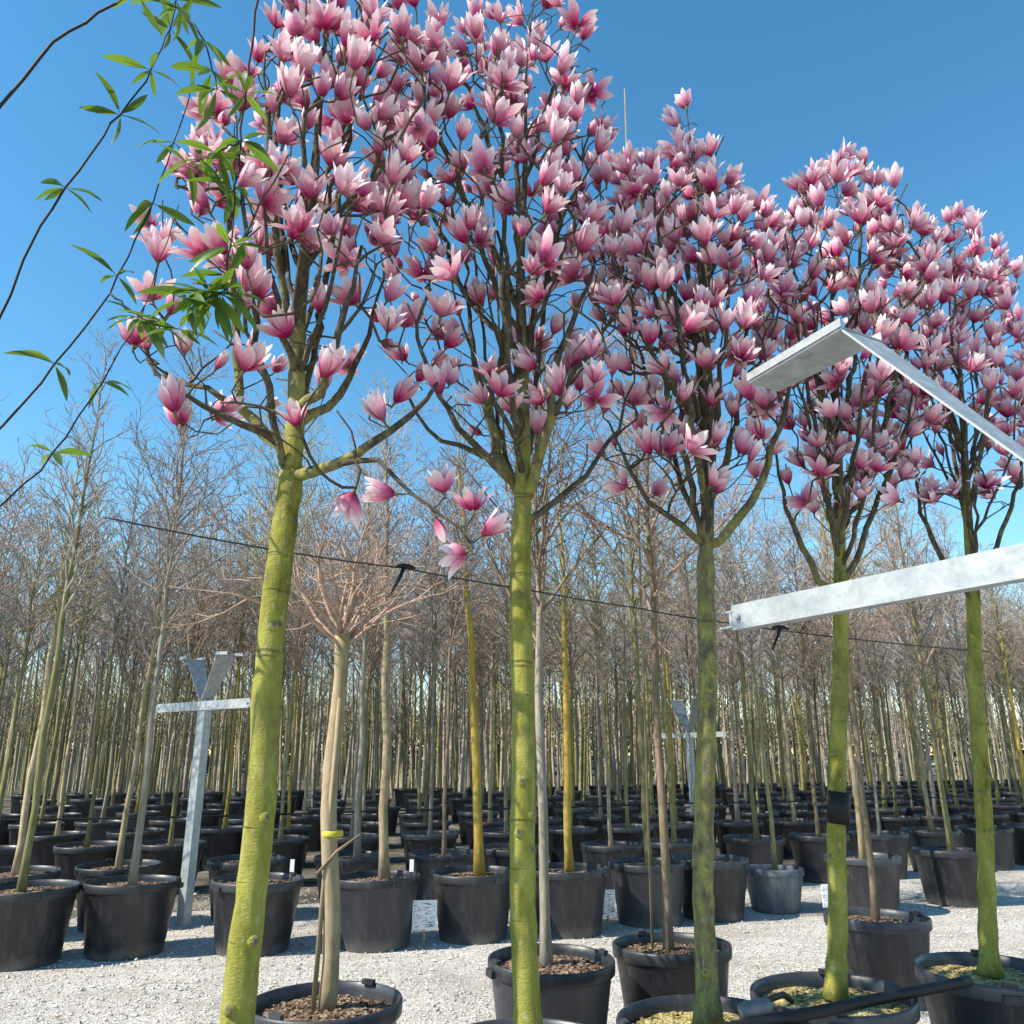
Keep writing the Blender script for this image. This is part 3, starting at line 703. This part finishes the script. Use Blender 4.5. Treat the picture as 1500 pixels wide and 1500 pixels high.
# evergreen hedge at the far edge
hg = MB()
for i in range(60000):
    x = rf.uniform(-60, 60); y = 62 + rf.uniform(-1, 1); z = rf.random() ** .8 * (4.3 + .7 * math.sin(x * .31) + .5 * math.sin(x * .83 + 1))
    s = rf.uniform(.12, .32); d1 = Vector((rf.gauss(0, 1), rf.gauss(0, 1), rf.gauss(0, 1))).normalized() * s; d2 = d1.orthogonal().normalized() * s * .7
    c = Vector((x, y, z)); hg.add([c - d1, c + d2, c + d1], [(0, 1, 2)])
m = Mat('hedge_leaf', .7); m.col((.07, .085, .045, 1)); M['hedge'] = m.m
tag(hg.build('distant_hedge', M['hedge'], smooth=False), 'low dark green hedge line far behind the nursery', 'hedge', kind='stuff')

# ------------------------------------------------------------------ galvanised posts with arm and forked head
def post(loc, adir, arm_h, half, label, head=.75, lip=.36, hw=.16, spread=.26, w=.085, group='galvanised frame posts'):
    """adir: horizontal unit vector of the arm; loc: foot of the post"""
    root = thing('galvanised_post', label, 'post', (loc[0], loc[1], 0), math.atan2(adir.y, adir.x), group)
    p = MB(); t = .006      # open channel post: web and two flanges
    H = arm_h + .05
    p.box((0, -w * .3, H / 2), (w, t, H)); p.box((w / 2 - t / 2, t / 2, H / 2), (t, w * .6, H)); p.box((-w / 2 + t / 2, t / 2, H / 2), (t, w * .6, H))
    p.box((0, -w * .02, .006), (w * 2, w * 1.9, .012))
    p.build('column', M['steel'], root, smooth=False)
    a = MB(); ah = .085     # arm: channel lying across the post, open downwards at the back
    y0 = -w * .3 - .012
    a.box((0, y0, arm_h), (2 * half, .005, ah)); a.box((0, y0 + .024, arm_h + ah / 2 - .0025), (2 * half, .043, .005)); a.box((0, y0 + .024, arm_h - ah / 2 + .0025), (2 * half, .043, .005))
    arm = a.build('arm', M['steel'], root, smooth=False)
    for s in (-1, 1):       # hooked end clip
        c = MB(); c.box((s * (half + .022), y0 + .01, arm_h + .022), (.05, .03, .006)); c.box((s * (half + .028), y0 + .012, arm_h - .030), (.07, .034, .006)); c.box((s * (half + .008), y0 + .012, arm_h - .004), (.012, .03, .055))
        c.tube([(s * (half - .03), y0 - .004, arm_h), (s * (half - .03), y0 - .016, arm_h)], [.011, .011], 8)
        c.build('end_clip', M['steel'], arm, smooth=False)
    for s in (-1, 1):       # tapering head plates with folded lips
        b0, b1 = w * .5, hw
        z0, z1 = arm_h + .05, arm_h + head
        x0, x1 = s * .01, s * spread
        q = MB(); th = .006
        def slab(c0, c1, c2, c3, nrm):
            vs = [Vector(c) for c in (c0, c1, c2, c3)]; o = Vector(nrm).normalized() * th
            vs += [v + o for v in vs]
            q.add(vs, [(0, 1, 2, 3), (7, 6, 5, 4), (0, 4, 5, 1), (1, 5, 6, 2), (2, 6, 7, 3), (3, 7, 4, 0)])
        slab((x0, -b0, z0), (x0, b0, z0), (x1, b1, z1), (x1, -b1, z1), (s * (z1 - z0), 0, -(abs(x1 - x0))))
        x2 = s * (spread + lip)
        slab((x1, -b1, z1 + .003), (x1, b1, z1 + .003), (x2, b1 * .8, z1 - .005), (x2, -b1 * .8, z1 - .005), (0, 0, 1))
        # turned-up edges of the lip
        slab((x1, -b1, z1 + .01), (x2, -b1 * .8, z1 + .002), (x2, -b1 * .8, z1 + .030), (x1, -b1, z1 + .038), (0, -1, 0))
        slab((x1, b1, z1 + .01), (x2, b1 * .8, z1 + .002), (x2, b1 * .8, z1 + .030), (x1, b1, z1 + .038), (0, 1, 0))
        q.build('head_plate', M['steel'], root, smooth=False)
    return root
AD = Vector((.48, -.877, 0)).normalized()
tip = at(1085, 905, 2.87); pn = tip + AD * 1.22
post(pn, AD, tip.z - .003, 1.22, 'galvanised post beside last magnolias, its arm crossing in front of bright green trunk', head=.80, lip=.42, hw=.09, spread=.60)
pl = plane(268, 1357, 0)
post(pl, Vector((.78, -.62, 0)).normalized(), 1.95, .80, 'galvanised post with forked head standing between black pots near the leaning magnolia', head=.46, lip=.16, hw=.10, spread=.26, w=.12)
pf = at(1010, 1077, 15.0)
post((pf.x, pf.y), AD, pf.z, .95, 'far galvanised post among bare trunks behind the mottled magnolia', head=.6, lip=.2, hw=.16, spread=.3, w=.11)

# ------------------------------------------------------------------ wires and irrigation
def line(name, pts, r, mat, label, cat, n=6, sag=0.0):
    out = []
    for a, b in zip(pts[:-1], pts[1:]):
        for i in range(8):
            t = i / 8; out.append(a + (b - a) * t - Vector((0, 0, sag * 4 * t * (1 - t))))
    out.append(pts[-1]); mb = MB(); mb.tube(out, [r] * len(out), n)
    return tag(mb.build(name, mat), label, cat)
wr = [at(150, 757, 2.75), at(405, 806, 3.02), at(590, 832, 3.18), at(762, 862, 3.37), at(930, 890, 3.6), at(1036, 908, 3.70), at(1232, 934, 4.07), at(1450, 955, 4.5)]
line('support_wire', wr, .0032, M['wire'], 'thin dark support wire strung along the magnolia trunks', 'wire', sag=.004)
def clip(p, lb):
    root = thing('wire_clip', lb, 'clip', p)
    c = MB(); c.tube([(-.035, 0, .006), (-.012, 0, .013), (.02, 0, .008), (.045, 0, 0)], [.004, .010, .010, .004], 7); c.build('clamp', M['rubber'], root)
    c = MB(); c.tube([(0, -.004, .005), (-.012, -.006, -.03), (-.035, -.008, -.075), (-.045, -.008, -.10)], [.009, .0075, .006, .003], 7); c.build('tail', M['rubber'], root)
clip(at(592, 833, 3.17), 'black hooked clip on support wire between leaning and straight magnolia trunks')
clip(at(1142, 922, 3.86), 'black clip on support wire under the galvanised arm')
d0 = origin + Nn * 1.9; d0.z = .92
line('drip_line', [d0 - U * 7 + Vector((0, 0, -.02)), d0 - U * 3, d0 + U * .5, d0 + U * 4, d0 + U * 9], .010, M['rubber'], 'black irrigation line running level just above the second row of pots', 'hose', sag=.015)
mr = [at(860, 1545, 3.05), at(1000, 1512, 3.28), at(1110, 1500, 3.46), at(1200, 1489, 3.60), at(1290, 1468, 3.78), at(1420, 1440, 4.05)]
mr = [Vector((p.x, p.y, .548)) for p in mr]
line('irrigation_pipe', mr, .022, M['rubber'], 'thick black irrigation pipe resting on the magnolia pots', 'pipe', n=10)
fe = thing('pipe_fitting', 'blue-grey pipe connector on the irrigation pipe by mottled magnolia', 'fitting', mr[2])
c = MB(); c.tube([(-.055, .028, .03), (-.02, .03, .035), (.03, .045, .04), (.06, .06, .04)], [.028, .031, .031, .026], 12); c.build('connector', M['wornpot'], fe)
c = MB(); c.tube([(.03, .05, .04), (.09, .12, .05), (.18, .26, .03), (.24, .36, -.02)], [.012] * 4, 8); c.build('branch_hose', M['rubber'], fe)

# ------------------------------------------------------------------ plant labels
def board(px, py, d, wd, ht, lb):
    p = at(px, py, d); root = thing('plant_label', lb, 'label', (p.x, p.y, 0), 0.15, 'plant label boards' if wd > .1 else 'small white plant tags')
    b = MB(); b.box((0, 0, p.z), (wd, .006, ht)); b.build('board', M['white'], root, smooth=False)
    b = MB(); b.box((0, -.0045, p.z), (wd * .86, .002, ht * .86)); b.build('print', M['print'], root, smooth=False)
    b = MB(); b.box((0, .009, (p.z + ht * .3) / 2), (.018, .010, p.z + ht * .3)); b.build('stick', M['cane'], root, smooth=False)
board(622, 1340, B[3].y - .05, .20, .22, 'white printed label board standing between beige-trunk pot and yellow-trunk pot')
board(890, 1322, B[5].y + .1, .14, .21, 'white printed label board between yellow-trunk pot and olive-trunk pot')
board(1213, 1312, B[8].y - .6, .12, .20, 'white label board beside the bright green trunk near worn blue-grey pot')
def tagm(px, py, d, lb):
    p = at(px, py, d); root = thing('plant_tag', lb, 'tag', p)
    b = MB(); b.box((0, 0, 0), (.034, .003, .095)); b.build('plate', M['white'], root, smooth=False)
    b = MB(); b.tube([(0, .004, -.15), (0, .004, .04)], [.004, .004], 5); b.build('pin', M['rubber'], root)
tagm(603, 1268, B[3].y - .05, 'small white plant tag at the rim of the beige-trunk pot')
tagm(428, 1268, B[2].y - .05, 'small white plant tag at rim of pot behind leaning magnolia')

# ------------------------------------------------------------------ leafy tree reaching in from the left
def leaf_mesh(seed):
    rng = random.Random(seed); mb = MB(); L, W = .135, .030; nu = 6; vs = []
    for i in range(nu + 1):
        u = i / nu; hw = W * .5 * (math.sin(math.pi * min(1, u * .93 + .05)) ** .8); z = -.035 * u * u
        for s in (-1, 0, 1): vs.append((u * L, s * hw, z + abs(s) * .006 * math.sin(math.pi * u)))
    mb.add(vs, [(i * 3 + j, i * 3 + j + 1, (i + 1) * 3 + j + 1, (i + 1) * 3 + j) for i in range(nu) for j in range(2)])
    mb.tube([(-.018, 0, 0), (0, 0, 0), (L * .5, 0, -.0085)], [.0012, .0014, .0006], 4)
    return mb.mesh('leaf', M['leaf'])
LEAF = leaf_mesh(1)
ft = at(-90, 1400, 2.35); ft.z = 0
lt = thing('leafy_tree', 'slender evergreen tree with long narrow green leaves and dark hanging shoots', 'tree', ft)
def L_(px, py, d): return at(px, py, d) - ft
tk = [Vector((0, 0, .47)), L_(-80, 1000, 2.35), L_(-60, 600, 2.34), L_(-40, 200, 2.33), L_(10, -120, 2.3), L_(120, -330, 2.28)]
mb = MB(); mb.tube(tk, [.024, .021, .018, .015, .011, .006], 9, wob=.04, rng=rnd); mb.build('trunk', M['darkstem'], lt)
add_pot(lt, 'b', .3)
br = MB(); rl = random.Random(31); whorls = []
# (pixel path, distance, radius, where leaf whorls sit along the path 0..1, leaves in each)
shoots = [([(10, -120), (200, -220), (340, -170), (378, 0), (362, 120), (352, 205), (341, 320), (333, 425)], 2.2, .0062, [.62, .72, .80, .93, .99], 6),
          ([(-40, 200), (80, 60), (190, -10), (262, 10), (300, 60), (318, 130)], 2.35, .006, [.45, .62, .8, .92, 1], 5),
          ([(-60, 600), (60, 330), (150, 200), (215, 120), (250, 40), (262, -30)], 2.5, .005, [.3, .5, .65, .8, .92], 5),
          ([(-65, 700), (60, 560), (160, 430), (225, 300), (275, 150), (290, 60)], 2.55, .0045, [.25, .45, .62, .75], 4),
          ([(-70, 800), (60, 690), (150, 560), (215, 440), (262, 300)], 2.6, .004, [.3, .5, .72], 4),
          ([(333, 425), (318, 430), (298, 428), (275, 440)], 2.2, .0035, [.2, .4, .6, .8, 1], 8),
          ([(352, 205), (325, 222), (295, 232), (275, 240)], 2.2, .003, [.4, .7, 1], 5),
          ([(160, 430), (200, 460), (240, 478), (262, 482)], 2.5, .0035, [.4, .75, 1], 5)]
for pts, d, r, wh, k in shoots:
    q = [L_(x, y, d) for x, y in pts]
    fine = []
    for a, b in zip(q[:-1], q[1:]): fine += [a + (b - a) * (i / 5) + Vector((rl.gauss(0, .003), rl.gauss(0, .003), rl.gauss(0, .003))) for i in range(5)]
    fine.append(q[-1]); n = len(fine)
    br.tube(fine, [r * (1 - .6 * i / (n - 1)) for i in range(n)], 6)
    for t in wh: whorls.append((fine[min(n - 1, int(t * (n - 1)))], k))
br.build('branches', M['darkstem'], lt)
for c, k in whorls:
    a0 = rl.random() * 6.28
    for j in range(k):
        a = a0 + 6.28 * j / k + rl.uniform(-.4, .4); el = rl.uniform(-.9, .5)
        dv = Vector((math.cos(a) * math.cos(el), math.sin(a) * math.cos(el), math.sin(el)))
        qt = dv.to_track_quat('X', 'Z').to_matrix().to_4x4() @ Matrix.Rotation(rl.uniform(-.9, .9), 4, 'X')
        sc_ = rl.uniform(.6, 1.1); o = obj('leaf', LEAF, lt); o.matrix_local = Matrix.Translation(c + dv * .018 * sc_) @ qt @ Matrix.Scale(sc_, 4)
